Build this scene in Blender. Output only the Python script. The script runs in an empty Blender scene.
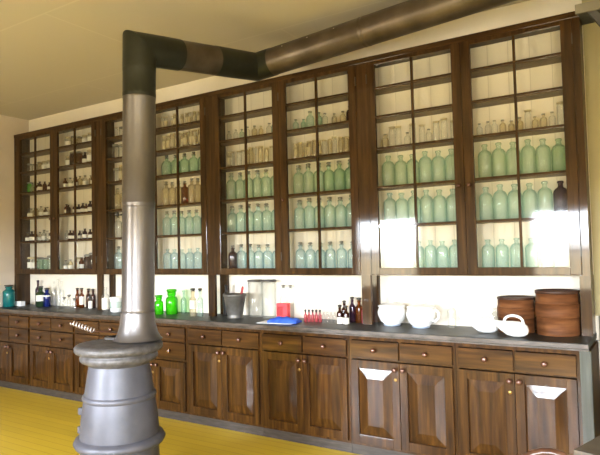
import bpy, bmesh, math, random
from mathutils import Vector, Matrix
random.seed(7)
PI = math.pi
C = bpy.context.scene.collection
sc = bpy.context.scene

# ------------------------------------------------------------------ materials
def newmat(name):
    m = bpy.data.materials.new(name); m.use_nodes = True
    nt = m.node_tree; nt.nodes.clear()
    return m, nt, nt.nodes.new('ShaderNodeOutputMaterial')

def L(nt, a, b): nt.links.new(a, b)

def ramp(nt, fac, stops):
    r = nt.nodes.new('ShaderNodeValToRGB')
    e = r.color_ramp.elements
    while len(e) < len(stops): e.new(0.5)
    for i, (p, c) in enumerate(stops):
        e[i].position = p; e[i].color = (*c, 1)
    L(nt, fac, r.inputs[0]); return r.outputs[0]

def noise(nt, scale, stretch=(1, 1, 1), detail=4, coord='Object', rnd=False):
    tc = nt.nodes.new('ShaderNodeTexCoord'); mp = nt.nodes.new('ShaderNodeMapping')
    mp.inputs['Scale'].default_value = stretch
    L(nt, tc.outputs[coord], mp.inputs[0])
    if rnd:
        oi = nt.nodes.new('ShaderNodeObjectInfo'); cx = nt.nodes.new('ShaderNodeCombineXYZ')
        ml = nt.nodes.new('ShaderNodeMath'); ml.operation = 'MULTIPLY'; ml.inputs[1].default_value = 37.0
        L(nt, oi.outputs['Random'], ml.inputs[0])
        for k in range(3): L(nt, ml.outputs[0], cx.inputs[k])
        L(nt, cx.outputs[0], mp.inputs['Location'])
    n = nt.nodes.new('ShaderNodeTexNoise'); n.inputs['Scale'].default_value = scale
    n.inputs['Detail'].default_value = detail
    L(nt, mp.outputs[0], n.inputs['Vector'])
    return n.outputs['Fac']

def principled(nt, out, rough=.5, metal=0, coat=0, coat_rough=.05, spec=.5):
    p = nt.nodes.new('ShaderNodeBsdfPrincipled')
    p.inputs['Roughness'].default_value = rough; p.inputs['Metallic'].default_value = metal
    p.inputs['Coat Weight'].default_value = coat; p.inputs['Coat Roughness'].default_value = coat_rough
    p.inputs['Specular IOR Level'].default_value = spec
    L(nt, p.outputs[0], out.inputs[0]); return p

def bump(nt, p, h, strength=.2, dist=.01):
    b = nt.nodes.new('ShaderNodeBump'); b.inputs['Strength'].default_value = strength
    b.inputs['Distance'].default_value = dist
    L(nt, h, b.inputs['Height']); L(nt, b.outputs[0], p.inputs['Normal'])

def mottled(name, c1, c2, scale=8, rough=.6, metal=0, coat=0, stretch=(1, 1, 1), bmp=0, coat_rough=.05, spec=.5, rnd=False, lo=.3, hi=.7):
    m, nt, out = newmat(name)
    p = principled(nt, out, rough, metal, coat, coat_rough, spec)
    n = noise(nt, scale, stretch, rnd=rnd)
    L(nt, ramp(nt, n, [(lo, c1), (hi, c2)]), p.inputs['Base Color'])
    if bmp: bump(nt, p, n, bmp)
    return m

def wood(name, stretch, c0, c1, c2, rough=.5, coat=.45):
    m, nt, out = newmat(name)
    p = principled(nt, out, rough, 0, coat, .06, .1)
    n = noise(nt, 2.2, stretch, 6, rnd=True)
    L(nt, ramp(nt, n, [(.25, c0), (.5, c1), (.75, c2)]), p.inputs['Base Color'])
    bump(nt, p, n, .04, .004)
    return m

def glass(name, face, edge, milk=.12, gloss=1.0):
    """thin-walled bottle glass: clear where seen face-on, deeper in colour where the wall is seen edge-on"""
    m, nt, out = newmat(name)
    lw = nt.nodes.new('ShaderNodeLayerWeight'); lw.inputs['Blend'].default_value = .45
    col = ramp(nt, lw.outputs['Facing'], [(.15, face), (.85, edge)])
    tr = nt.nodes.new('ShaderNodeBsdfTransparent'); L(nt, col, tr.inputs[0])
    df = nt.nodes.new('ShaderNodeBsdfTranslucent'); L(nt, col, df.inputs[0])
    d2 = nt.nodes.new('ShaderNodeBsdfDiffuse'); L(nt, col, d2.inputs[0])
    md = nt.nodes.new('ShaderNodeMixShader'); md.inputs[0].default_value = .5
    L(nt, df.outputs[0], md.inputs[1]); L(nt, d2.outputs[0], md.inputs[2])
    m1 = nt.nodes.new('ShaderNodeMixShader'); m1.inputs[0].default_value = milk
    L(nt, tr.outputs[0], m1.inputs[1]); L(nt, md.outputs[0], m1.inputs[2])
    gl = nt.nodes.new('ShaderNodeBsdfGlossy'); gl.inputs['Roughness'].default_value = .06
    fr = nt.nodes.new('ShaderNodeFresnel'); ge = nt.nodes.new('ShaderNodeNewGeometry')
    ior = nt.nodes.new('ShaderNodeMapRange'); ior.inputs[3].default_value = 1.5; ior.inputs[4].default_value = 1 / 1.5
    L(nt, ge.outputs['Backfacing'], ior.inputs[0]); L(nt, ior.outputs[0], fr.inputs['IOR'])
    mu = nt.nodes.new('ShaderNodeMath'); mu.operation = 'MULTIPLY'; mu.inputs[1].default_value = gloss
    L(nt, fr.outputs[0], mu.inputs[0])
    m2 = nt.nodes.new('ShaderNodeMixShader'); L(nt, mu.outputs[0], m2.inputs[0])
    L(nt, m1.outputs[0], m2.inputs[1]); L(nt, gl.outputs[0], m2.inputs[2])
    L(nt, m2.outputs[0], out.inputs[0])
    return m

def plain(name, c, rough=.5, metal=0, coat=0):
    return mottled(name, tuple(v * .92 for v in c), c, 14, rough, metal, coat)

M = {}
WD = ((.015, .0072, .0022), (.044, .0205, .0058), (.082, .040, .0120))
WB = ((.014, .0052, .0010), (.045, .0172, .0028), (.098, .041, .0072))
M['woodV'] = wood('dark varnished wood vertical', (14, 14, 1.1), *WD)
M['woodH'] = wood('dark varnished wood horizontal', (1.1, 14, 14), *WD)
M['baseV'] = wood('brown varnished wood vertical', (14, 14, 1.1), *WB)
M['baseH'] = wood('brown varnished wood horizontal', (1.1, 14, 14), *WB)
M['greywood'] = wood('greyed painted wood', (14, 14, 1.1), (.045, .048, .040), (.075, .078, .066), (.11, .11, .095), .5, .2)
M['toe'] = mottled('scuffed grey toe board', (.026, .020, .016), (.062, .050, .044), 9, .5, stretch=(1, 4, 6))
M['shelfwood'] = wood('shelf board', (1.1, 14, 14), (.05, .028, .013), (.09, .052, .024), (.13, .08, .038), .5, .2)
M['counter'] = mottled('worn dark grey worktop', (.009, .011, .009), (.034, .037, .033), 5, .45, stretch=(1, 3, 3), coat=0, bmp=.03, spec=.35)
M['counteredge'] = mottled('worn worktop nosing', (.025, .016, .009), (.105, .080, .064), 7, .4, stretch=(1.5, 3, 5), coat=.3)
M['knob'] = plain('polished copper brown knob', (.13, .055, .034), .2, .4, .6)
M['brass'] = plain('aged brass', (.42, .26, .08), .35, .9)
M['pane'] = glass('cabinet pane glass', (.97, .98, .97), (.90, .94, .92), .0, 1.2)
M['veryclear'] = glass('thin clear glass', (.99, .99, .985), (.86, .88, .87), .02)
M['aqua'] = glass('pale aqua glass', (.86, .955, .935), (.50, .73, .69), .18)
M['blueaqua'] = glass('pale blue aqua glass', (.86, .945, .96), (.48, .70, .76), .18)
M['greenaqua'] = glass('pale green glass', (.86, .945, .90), (.50, .71, .60), .18)
M['green'] = glass('sea green glass', (.76, .90, .80), (.34, .56, .42), .2)
M['darkgreen'] = glass('dark green glass', (.18, .34, .16), (.03, .09, .03), .2)
M['vivid'] = glass('bright emerald glass', (.16, .80, .03), (.02, .36, .01), .30)
M['clear'] = glass('clear glass', (.975, .98, .97), (.74, .77, .75), .07)
M['straw'] = glass('straw tinted glass', (.92, .87, .72), (.58, .50, .32), .25)
M['amber'] = glass('amber glass', (.42, .15, .02), (.12, .03, .005), .25)
M['brownglass'] = glass('dark brown glass', (.20, .07, .04), (.05, .015, .012), .25)
M['purpleglass'] = glass('dark purple glass', (.18, .09, .17), (.05, .02, .05), .25)
M['cobalt'] = glass('cobalt blue glass', (.03, .07, .45), (.006, .012, .16), .3)
M['teal'] = glass('teal glass', (.03, .36, .36), (.005, .14, .15), .6)
M['pinkglass'] = glass('pink filled glass', (.85, .25, .28), (.60, .06, .09), .4)
M['stop'] = plain('dull cork and glass stopper', (.20, .19, .16), .4)
M['darkstop'] = plain('dark stopper', (.05, .045, .035), .4)
M['label'] = plain('white paper label', (.78, .75, .68), .8)
M['tan'] = plain('tan paper label', (.50, .42, .27), .8)
M['slotshade'] = mottled('matt soot', (.006, .006, .006), (.012, .011, .010), 9, 1.0, spec=0)
M['black'] = plain('black lacquer', (.015, .014, .014), .35)
M['white'] = plain('white glazed ceramic', (.84, .84, .83), .15, 0, .6)
M['bluerim'] = plain('grey blue glaze line', (.30, .36, .45), .3)
M['red'] = plain('red printed carton', (.72, .05, .06), .5)
M['blue'] = mottled('bright blue cloth', (.015, .07, .55), (.05, .16, .75), 16, .7)
M['paper'] = plain('white paper', (.82, .82, .82), .7)
M['mortar'] = mottled('grey cast iron', (.10, .095, .085), (.19, .18, .165), 12, .45, .5)
M['roundwood'] = wood('reddish bent wood', (2, 2, 16), (.055, .021, .008), (.12, .045, .017), (.19, .080, .031), .55, .0)
M['rounddark'] = plain('dark wood rim', (.045, .017, .009), .5)
M['stove'] = mottled('dull grey stove iron', (.060, .060, .074), (.096, .096, .118), 6, .46, .25, bmp=.03)
M['stovetop'] = mottled('rust flecked stove top', (.055, .048, .045), (.135, .128, .130), 26, .5, .3, bmp=.05)
M['pipeblack'] = mottled('blackened stove pipe', (.016, .018, .014), (.034, .036, .028), 5, .42, .5)
M['pipesteel'] = mottled('weathered galvanised pipe', (.105, .094, .090), (.195, .182, .185), 5, .36, .75, stretch=(1, 1, .35))
M['pipebrown'] = mottled('browned stove pipe', (.065, .048, .036), (.135, .108, .086), 5, .36, .65)
M['nickel'] = plain('nickel wire', (.80, .72, .72), .3, .7)
M['cover'] = plain('grey painted fascia', (.22, .20, .155), .6)
M['shadewood'] = plain('dark grey painted and shaded wood', (.06, .06, .06), .6)  # shade of the table front put into this colour; shelf and baseboard share it
M['tablewood'] = mottled('grey brown table wood', (.05, .04, .028), (.10, .078, .058), 3, .5, stretch=(1, 9, 9))
M['chairwood'] = wood('reddish chair wood', (10, 10, 2), (.03, .012, .006), (.06, .025, .013), (.10, .045, .025), .4, .3)
M['winpaint'] = plain('white painted window wood', (.75, .73, .68), .5)

def wallmat(name, c1, c2, scale=3, rough=.85):
    return mottled(name, c1, c2, scale, rough, bmp=.02)
M['wall'] = wallmat('cream plaster', (.80, .74, .635), (.86, .80, .69))
M['ochre'] = wallmat('ochre plaster with shade in colour', (.33, .285, .15), (.38, .33, .18))
M['lowwall'] = mottled('dark olive lower wall', (.055, .052, .028), (.085, .08, .045), 4, .6)
M['wallgrey'] = wallmat('pinkish cream plaster', (.52, .45, .37), (.58, .50, .42))

# ceiling : large sheets with faint joints
m, nt, out = newmat('tan ceiling board'); p = principled(nt, out, .8)
tc = nt.nodes.new('ShaderNodeTexCoord'); br = nt.nodes.new('ShaderNodeTexBrick')
br.inputs['Color1'].default_value = (.51, .46, .375, 1); br.inputs['Color2'].default_value = (.50, .45, .365, 1)
br.inputs['Mortar'].default_value = (.55, .50, .41, 1); br.inputs['Scale'].default_value = 1
br.inputs['Mortar Size'].default_value = .008; br.inputs['Brick Width'].default_value = 2.4; br.inputs['Row Height'].default_value = 1.2
L(nt, tc.outputs['Object'], br.inputs['Vector']); L(nt, br.outputs[0], p.inputs['Base Color'])
M['ceiling'] = m
# floor : yellow painted boards
m, nt, out = newmat('yellow painted floor boards'); p = principled(nt, out, .42, coat=.15, coat_rough=.25)
tc = nt.nodes.new('ShaderNodeTexCoord'); br = nt.nodes.new('ShaderNodeTexBrick')
br.inputs['Color1'].default_value = (.59, .41, .030, 1); br.inputs['Color2'].default_value = (.54, .37, .027, 1)
br.inputs['Mortar'].default_value = (.45, .28, .026, 1); br.inputs['Scale'].default_value = 1
br.inputs['Mortar Size'].default_value = .004; br.inputs['Brick Width'].default_value = 3.6; br.inputs['Row Height'].default_value = .085
L(nt, tc.outputs['Object'], br.inputs['Vector'])
nz = noise(nt, 1.2, (1, 4, 1)); mx = nt.nodes.new('ShaderNodeMix'); mx.data_type = 'RGBA'; mx.blend_type = 'MULTIPLY'
mx.inputs[0].default_value = .5
L(nt, br.outputs[0], mx.inputs[6]); L(nt, ramp(nt, nz, [(.3, (.78, .76, .7)), (.7, (1, 1, 1))]), mx.inputs[7])
L(nt, mx.outputs[2], p.inputs['Base Color']); M['floor'] = m
# cabinet back : cream vertical planks
m, nt, out = newmat('cream plank back'); p = principled(nt, out, .75)
tc = nt.nodes.new('ShaderNodeTexCoord'); wv = nt.nodes.new('ShaderNodeTexWave'); wv.wave_type = 'BANDS'; wv.bands_direction = 'X'
wv.wave_profile = 'SAW'; wv.inputs['Scale'].default_value = 2.2; wv.inputs['Distortion'].default_value = 0
L(nt, tc.outputs['Object'], wv.inputs['Vector'])
L(nt, ramp(nt, wv.outputs['Fac'], [(0, (.50, .43, .33)), (.05, (.74, .67, .54)), (.95, (.78, .70, .57))]), p.inputs['Base Color'])
M['back'] = m

# ------------------------------------------------------------------ mesh helpers
class MB:
    def __init__(s): s.bm = bmesh.new(); s.mi = 0
    def _tag(s, faces):
        for f in faces: f.material_index = s.mi
    def box(s, x0, x1, y0, y1, z0, z1, bev=0):
        t = bmesh.new()
        vs = [t.verts.new((x, y, z)) for x in (x0, x1) for y in (y0, y1) for z in (z0, z1)]
        for q in ((0, 1, 3, 2), (4, 6, 7, 5), (0, 4, 5, 1), (2, 3, 7, 6), (0, 2, 6, 4), (1, 5, 7, 3)):
            t.faces.new([vs[i] for i in q])
        if bev: bmesh.ops.bevel(t, geom=list(t.edges), offset=bev, segments=2, affect='EDGES', profile=.6)
        s.merge(t); return s
    def merge(s, t, mat=None):
        bmesh.ops.recalc_face_normals(t, faces=list(t.faces))
        mp = {}
        for v in t.verts: mp[v] = s.bm.verts.new(mat @ v.co if mat else v.co)
        for f in t.faces:
            g = s.bm.faces.new([mp[v] for v in f.verts]); g.material_index = s.mi; g.smooth = f.smooth
        t.free()
    def lathe(s, prof, segs=24, c=(0, 0, 0), axis=None, sx=1, sy=1, mats=None):
        """prof: [(r, z)] from bottom to top; r = 0 closes the end.  mats: per-ring material index"""
        rings = []
        A = Matrix.Identity(3)
        if axis: A = Vector((0, 0, 1)).rotation_difference(Vector(axis)).to_matrix()
        c = Vector(c)
        for r, z in prof:
            if r <= 1e-6: rings.append([s.bm.verts.new(c + A @ Vector((0, 0, z)))])
            else: rings.append([s.bm.verts.new(c + A @ Vector((sx * r * math.cos(2 * PI * k / segs), sy * r * math.sin(2 * PI * k / segs), z))) for k in range(segs)])
        for i in range(len(rings) - 1):
            a, b = rings[i], rings[i + 1]
            for k in range(segs):
                k2 = (k + 1) % segs
                if len(a) == 1 and len(b) == 1: break
                if len(a) == 1: f = [a[0], b[k2], b[k]]
                elif len(b) == 1: f = [a[k], a[k2], b[0]]
                else: f = [a[k], a[k2], b[k2], b[k]]
                g = s.bm.faces.new(f); g.smooth = True
                g.material_index = mats[i] if mats else s.mi
        return s
    def tube(s, pts, r, segs=12, cap=True):
        pts = [Vector(p) for p in pts]; n = len(pts)
        rs = r if isinstance(r, (list, tuple)) else [r] * n
        t0 = (pts[1] - pts[0]).normalized()
        up = Vector((0, 0, 1)) if abs(t0.z) < .9 else Vector((1, 0, 0))
        nrm = t0.cross(up).normalized(); rings = []
        for i in range(n):
            a = pts[max(0, i - 1)]; b = pts[min(n - 1, i + 1)]
            t = (b - a).normalized()
            nrm = (nrm - t * nrm.dot(t)).normalized(); bn = t.cross(nrm)
            rings.append([s.bm.verts.new(pts[i] + rs[i] * (math.cos(2 * PI * k / segs) * nrm + math.sin(2 * PI * k / segs) * bn)) for k in range(segs)])
        for i in range(n - 1):
            for k in range(segs):
                k2 = (k + 1) % segs
                g = s.bm.faces.new([rings[i][k], rings[i][k2], rings[i + 1][k2], rings[i + 1][k]]); g.smooth = True; g.material_index = s.mi
        if cap:
            for rg in (rings[0], rings[-1]):
                g = s.bm.faces.new(rg); g.material_index = s.mi
        return s
    def poly_extrude(s, pts, d):
        """planar polygon pts extruded along vector d"""
        t = bmesh.new(); d = Vector(d)
        a = [t.verts.new(p) for p in pts]; b = [t.verts.new(Vector(p) + d) for p in pts]
        t.faces.new(a); t.faces.new(b[::-1]); n = len(a)
        for i in range(n): t.faces.new([a[i], b[i], b[(i + 1) % n], a[(i + 1) % n]])
        s.merge(t); return s
    def build(s, name, mat, parent=None, loc=None):
        bmesh.ops.recalc_face_normals(s.bm, faces=list(s.bm.faces))
        me = bpy.data.meshes.new(name); s.bm.to_mesh(me); s.bm.free()
        for m in (mat if isinstance(mat, (list, tuple)) else [mat]): me.materials.append(M[m])
        o = bpy.data.objects.new(name, me); C.objects.link(o)
        if parent: o.parent = parent
        if loc: o.location = loc
        return o

def tag(o, label, cat, group=None):
    o['label'] = label; o['category'] = cat
    if group: o['group'] = group
    return o
def thing(name, loc, label, cat, group=None, rz=0):
    o = bpy.data.objects.new(name, None); C.objects.link(o); o.location = loc; o.rotation_euler = (0, 0, rz)
    o.empty_display_size = .1
    return tag(o, label, cat, group)
def struct(name, mb, mat, parent=None, loc=None):
    o = mb.build(name, mat, parent, loc)
    if not parent: o['kind'] = 'structure'
    return o
KIDS = {}
def dup(o, loc, label, group=None, rz=0, scale=None):
    c = o.copy(); C.objects.link(c); c.location = loc; c.rotation_euler = (0, 0, rz); c['label'] = label
    if scale: c.scale = scale
    if group: c['group'] = group
    for ch in KIDS.get(o.name, []):
        d = ch.copy(); C.objects.link(d); d.parent = c
    return c

# ------------------------------------------------------------------ dimensions
XL, XR = -6.618, 2.6          # left wall, right wall
YF, YB = -1.2, 4.19           # front wall with the windows, wall behind the cabinets
ZC = 3.18                     # ceiling
UNIT = 1.564                  # one upper cabinet = two base cabinets
UX = [XL + UNIT * (k + .5) for k in range(4)]
ZU0, ZU1 = 1.267, 2.962       # upper cabinets
YU = 4.0                      # face of the upper cabinets
YBASE = 3.715                 # face of the base cabinets
ZT = .89                      # worktop
ROWS = [1.325, 1.645, 1.94, 2.238, 2.485, 2.71, 2.89]   # bottom of glass, shelves, top of glass

# ------------------------------------------------------------------ room
struct('floor', MB().box(XL - .12, XR + .12, YF - .15, YB + .12, -.1, 0), 'floor')
struct('ceiling', MB().box(XL - .12, XR + .12, YF - .15, YB + .12, ZC, ZC + .1), 'ceiling')
struct('wall_back', MB().box(XL - .12, XR + .12, YB, YB + .12, 0, ZC), 'wall')
struct('wall_back_shaded', MB().box(-.374, XR, YB - .006, YB - .001, 1.0, ZC), 'ochre')  # yellowish stretch of back wall, its shade mixed into the olive colour
struct('wall_back_low', MB().box(-.355, XR, YB - .012, YB - .001, 0, 1.0), 'lowwall')  # lower stretch of this wall, darker than the part above
struct('wall_left', MB().box(XL - .12, XL, YF - .15, YB, 0, ZC), 'wallgrey')
struct('wall_right', MB().box(XR, XR + .12, YF - .15, YB, 0, ZC), 'wall')
WINS = [(-4.65, -3.45), (-1.68, -.60), (1.0, 2.1)]
WZ0, WZ1 = .75, 2.02
mb = MB(); xs = [XL]
for a, b in WINS: xs += [a, b]
xs.append(XR)
for i in range(0, len(xs), 2): mb.box(xs[i], xs[i + 1], YF - .15, YF, 0, ZC)
for a, b in WINS:
    mb.box(a, b, YF - .15, YF, 0, WZ0); mb.box(a, b, YF - .15, YF, WZ1, ZC)
struct('wall_front', mb, 'wall')
struct('baseboard_left', MB().box(XL, XL + .02, YF, YBASE - .05, 0, .14, .004), 'shadewood')
for i, (a, b) in enumerate(WINS):
    mb = MB()
    for x0, x1 in ((a, a + .06), (b - .06, b)): mb.box(x0, x1, YF - .10, YF - .04, WZ0, WZ1)
    for z0, z1 in ((WZ0, WZ0 + .07), ((WZ0 + WZ1) / 2 - .02, (WZ0 + WZ1) / 2 + .02), (WZ1 - .06, WZ1)):
        mb.box(a + .06, b - .06, YF - .10, YF - .04, z0, z1)
    w = mb.build('window_%d' % (i + 1), 'winpaint'); w['kind'] = 'structure'
    MB().box(a + .06, b - .06, YF - .074, YF - .070, WZ0 + .07, WZ1 - .06).build('window_pane', 'pane', w)
    MB().box(a - .05, b + .05, YF, YF + .06, WZ0 - .05, WZ0 - .01).build('window_sill', 'winpaint', w)
    lt = bpy.data.lights.new('window daylight', 'AREA'); lt.shape = 'RECTANGLE'
    lt.size = b - a; lt.size_y = WZ1 - WZ0; lt.cycles.is_portal = True
    lo = bpy.data.objects.new('window daylight', lt); C.objects.link(lo)
    lo.location = ((a + b) / 2, YF - .12, (WZ0 + WZ1) / 2); lo.rotation_euler = (PI / 2, 0, 0)

# ------------------------------------------------------------------ upper cabinets
POST = .045
def side_part(mb, x0, x1): mb.box(x0, x1, YU + .022, YB - .012, ZU0, ZU1 - .01)
def make_door(parent, x0, x1, knob_side):
    """glazed door between x0 and x1 in the local frame of the cabinet (y = 0 is the cabinet face)"""
    st = .068; y0, y1 = -.004, .022
    z0, z1 = ROWS[0] - .05 - ZU0, ROWS[-1] + .05 - ZU0
    d = MB()
    d.box(x0, x0 + st, y0, y1, z0, z1, .003); d.box(x1 - st, x1, y0, y1, z0, z1, .003)
    d.box(x0 + st, x1 - st, y0 + .001, y1, z0, z0 + .05, .002); d.box(x0 + st, x1 - st, y0 + .001, y1, z1 - .05, z1, .002)
    door = d.build('glazed_door', 'woodV', parent)
    mu = MB(); xm = (x0 + x1) / 2
    mu.box(xm - .008, xm + .008, y0 + .004, y1 - .002, z0 + .05, z1 - .05)
    for z in ROWS[1:-1]:
        mu.box(x0 + st, xm - .008, y0 + .005, y1 - .003, z - .007 - ZU0, z + .007 - ZU0)
        mu.box(xm + .008, x1 - st, y0 + .005, y1 - .003, z - .007 - ZU0, z + .007 - ZU0)
    mu.build('muntins', 'woodV', door)
    g = MB()
    for k in range(6):
        for a, b in ((x0 + st, xm - .008), (xm + .008, x1 - st)):
            za, zb = ROWS[k] + (.007 if k else 0) - ZU0, ROWS[k + 1] - (.007 if k < 5 else 0) - ZU0
            vs = [g.bm.verts.new(q) for q in ((a, .012, za), (b, .012, za), (b, .012, zb), (a, .012, zb))]
            g.bm.faces.new(vs)
    g.build('glass_panes', 'pane', door)
    if knob_side:
        kx = x0 + st / 2 if knob_side < 0 else x1 - st / 2
        MB().lathe([(0, 0), (.006, 0), (.006, .012), (.014, .018), (.015, .026), (.009, .033), (0, .034)], 14, (kx, y0, 1.90 - ZU0), (0, -1, 0)).build('knob', 'knob', door)
    for hz in (z0 + .15, z1 - .15):
        hx = x0 - .002 if knob_side > 0 else x1 - .004
        MB().box(hx, hx + .006, y0 - .004, y0 + .006, hz - .035, hz + .035).build('hinge', 'darkstop', door)

UL = ['leftmost dark glazed wall cabinet against the left wall, small jars and amber bottles inside',
      'second dark glazed wall cabinet from the left, half hidden behind the upright stove pipe',
      'third dark glazed wall cabinet from left, full of aqua bottles, above grey mortar',
      'rightmost dark glazed wall cabinet above white ceramic pots and round wooden boxes']
for k, cx in enumerate(UX):
    t = thing('glazed_wall_cabinet', (cx, YU, ZU0), UL[k], 'cabinet', 'glazed cabinets along the wall')
    h = UNIT / 2; H = ZU1 - ZU0; D = YB - YU; hr = h - (.014 if k == 3 else 0)
    f = MB()
    f.box(-h, -h + POST, 0, .022, 0, H - .04); f.box(hr - POST, hr, 0, .022, 0, H - .04)
    f.box(-h + POST, hr - POST, .001, .022, 0, .006)
    f.box(-h + POST, hr - POST, 0.001, .022, ROWS[-1] + .052 - ZU0, H - .03)
    f.build('face_frame', 'woodV', t)
    MB().box(-h, hr, -.006, D - .004, H - .04, H, .002).build('cornice', 'woodH', t)
    MB().box(-h + .001, -h + POST, .022, D - .014, 0, H - .04).build('side_panel', 'woodV', t)
    MB().box(hr - POST, hr - .001, .022, D - .014, 0, H - .04).build('side_panel', 'woodV', t)
    MB().box(-h + POST, hr - POST, .022, D - .014, 0.006, ROWS[0] - .012 - ZU0).build('bottom_board', 'woodH', t)
    MB().box(-h, hr, D - .014, D - .003, 0, H - .04).build('back_panel', 'back', t)
    for z in ROWS[1:-1]:
        MB().box(-h + POST, hr - POST, .032, D - .014, z - .011 - ZU0, z + .007 - ZU0).build('shelf', 'shelfwood', t)
    make_door(t, -h + POST + .002, -.001, 1 if k != 2 else 0)
    make_door(t, .001, hr - POST - .002, -1)
    # supports standing on the worktop
    zb = ZT - ZU0
    if k == 0:
        MB().box(-h, -h + .025, 0, D - .003, zb, 0).build('end_panel', 'woodV', t)
    else:
        MB().box(-h - .042, -h + .034, 0, .03, zb, 0).build('front_post', 'woodV', t)
        MB().box(-h - .035, -h + (.05 if k == 2 else .03), D - .035, D - .003, zb, 0).build('rear_post', 'woodV', t)
    if k == 3:
        MB().box(hr - .064, hr, 0, D - .003, zb, 0).build('end_panel', 'woodV', t)

# ------------------------------------------------------------------ base cabinets
def knob_mesh(parent, x, y, z, r=.0190, name='knob'):
    s = r / .0165
    return MB().lathe([(0, 0), (.010 * s, 0), (.008 * s, .010), (.0155 * s, .016), (.0165 * s, .022), (.0135 * s, .029), (.006 * s, .033), (0, .0335)], 16, (x, y, z), (0, -1, 0)).build(name, 'knob', parent)
def raised_door(parent, x0, x1, z0, z1, knob_side):
    st, y0, y1 = .055, -.020, .0
    d = MB()
    d.box(x0, x0 + st, y0, y1, z0, z1, .002); d.box(x1 - st, x1, y0, y1, z0, z1, .002)
    d.box(x0 + st, x1 - st, y0, y1, z0, z0 + .06, .002); d.box(x0 + st, x1 - st, y0, y1, z1 - .058, z1, .002)
    door = d.build('cabinet_door', 'baseV', parent)
    a, b, c, e = x0 + st, x1 - st, z0 + .06, z1 - .058
    w = .070; dep = .014
    q = MB()
    o = [(a, y1 - .004, c), (b, y1 - .004, c), (b, y1 - .004, e), (a, y1 - .004, e)]
    i = [(a + w, y1 - .004 - dep, c + w), (b - w, y1 - .004 - dep, c + w), (b - w, y1 - .004 - dep, e - w), (a + w, y1 - .004 - dep, e - w)]
    ov = [q.bm.verts.new(v) for v in o]; iv = [q.bm.verts.new(v) for v in i]
    q.bm.faces.new(iv)
    for k in range(4): q.bm.faces.new([ov[k], ov[(k + 1) % 4], iv[(k + 1) % 4], iv[k]])
    q.bm.faces.new(ov[::-1])
    q.build('raised_panel', 'baseV', door)
    kx = x0 + st / 2 if knob_side < 0 else x1 - st / 2
    knob_mesh(door, kx, y0, z1 - .044)
    if knob_side > 0:
        MB().lathe([(0, 0), (.012, 0), (.012, .002), (.004, .004), (0, .004)], 14, (kx, y0, z1 - .115), (0, -1, 0), 1, 1).build('escutcheon', 'brass', door)
def drawer(parent, x0, x1, z0, z1):
    d = MB().box(x0, x1, -.018, .0, z0, z1, .003)
    d.box(x0 + .01, x1 - .01, .0, .30, z0 + .01, z1 - .01)
    dr = d.build('drawer', 'baseH', parent)
    knob_mesh(dr, (x0 + x1) / 2, -.018, (z0 + z1) / 2)
BND = [XL + .772 * i for i in range(4)] + [-3.53, -2.73, -1.94, -1.16, -.362]
BL = ['leftmost base cabinet by the left wall, two drawer rows, below the teal jar',
      'second base cabinet from the left wall, below the cobalt blue bottle',
      'base cabinet with two drawer rows, third from left, left of the stove',
      'base cabinet with two drawer rows, mostly hidden behind the stove',
      'base cabinet with tall doors just right of stove, below grey mortar',
      'base cabinet with tall doors below the blue cloth and small pink bottles',
      'base cabinet with tall doors below the two white lidded pots',
      'rightmost base cabinet with tall doors below the round wooden boxes']
for k in range(8):
    cx = (BND[k] + BND[k + 1]) / 2; h = (BND[k + 1] - BND[k]) / 2; D = YB - YBASE - .004
    t = thing('base_cabinet', (cx, YBASE, 0), BL[k], 'cabinet', 'base cabinets under the worktop')
    two = k < 4
    c = MB()
    for x0, x1 in ((-h + .001, -h + .018), (h - .018, h - .001)): c.box(x0, x1, .02, D, .0, .845)
    c.box(-h + .018, h - .018, .02, D, .07, .085); c.box(-h + .018, h - .018, D - .01, D, .085, .845)
    c.build('carcass', 'baseV', t)
    f = MB(); e0 = .062 if k == 7 else 0
    xa, xb = -h + .020, h - .020 - e0; xm = (xa + xb) / 2
    f.box(-h + .001, -h + .022, 0, .02, .07, .845); f.box(h - .022 - e0, h - .001 - e0, 0, .02, .07, .845)
    f.box(-h + .022, h - .022 - e0, 0, .02, .82, .845); f.box(-h + .022, h - .022 - e0, 0, .02, .683, .694)
    f.box(xm - .010, xm + .010, 0, .02, .694, .82); f.box(-h + .022, h - .022 - e0, 0, .02, .07, .09)
    if two:
        f.box(-h + .022, h - .022, 0, .02, .518, .533); f.box(xm - .010, xm + .010, 0, .02, .533, .683)
    f.build('face_frame', 'baseV', t)
    if e0: MB().box(h - e0, h - .001, -.016, .02, 0, .845, .003).build('end_stile', 'greywood', t)
    MB().box(-h + .001, h - .001 - e0, .004, .02, 0, .07).build('toe_board', 'toe', t)
    for x0, x1 in ((xa, xm - .006), (xm + .006, xb)):
        drawer(t, x0, x1, .694, .816)
        if two: drawer(t, x0, x1, .535, .680)
    zt = .514 if two else .678
    raised_door(t, xa, xm - .0015, .092, zt, 1); raised_door(t, xm + .0015, xb, .092, zt, -1)

w = MB().box(XL + .003, -.372, YBASE - .032, YB - .002, .856, ZT, .004)
wt = w.build('worktop', 'counter'); tag(wt, 'long dark grey worktop running along the row of base cabinets', 'countertop')
n = MB().box(XL + .003, -.372, YBASE - .028, YBASE - .002, .846, .857, .003)
n.box(XL + .003, -.372, YBASE - .040, YBASE - .0315, .860, ZT - .002, .003)
n.build('nosing', 'counteredge', wt)

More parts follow.
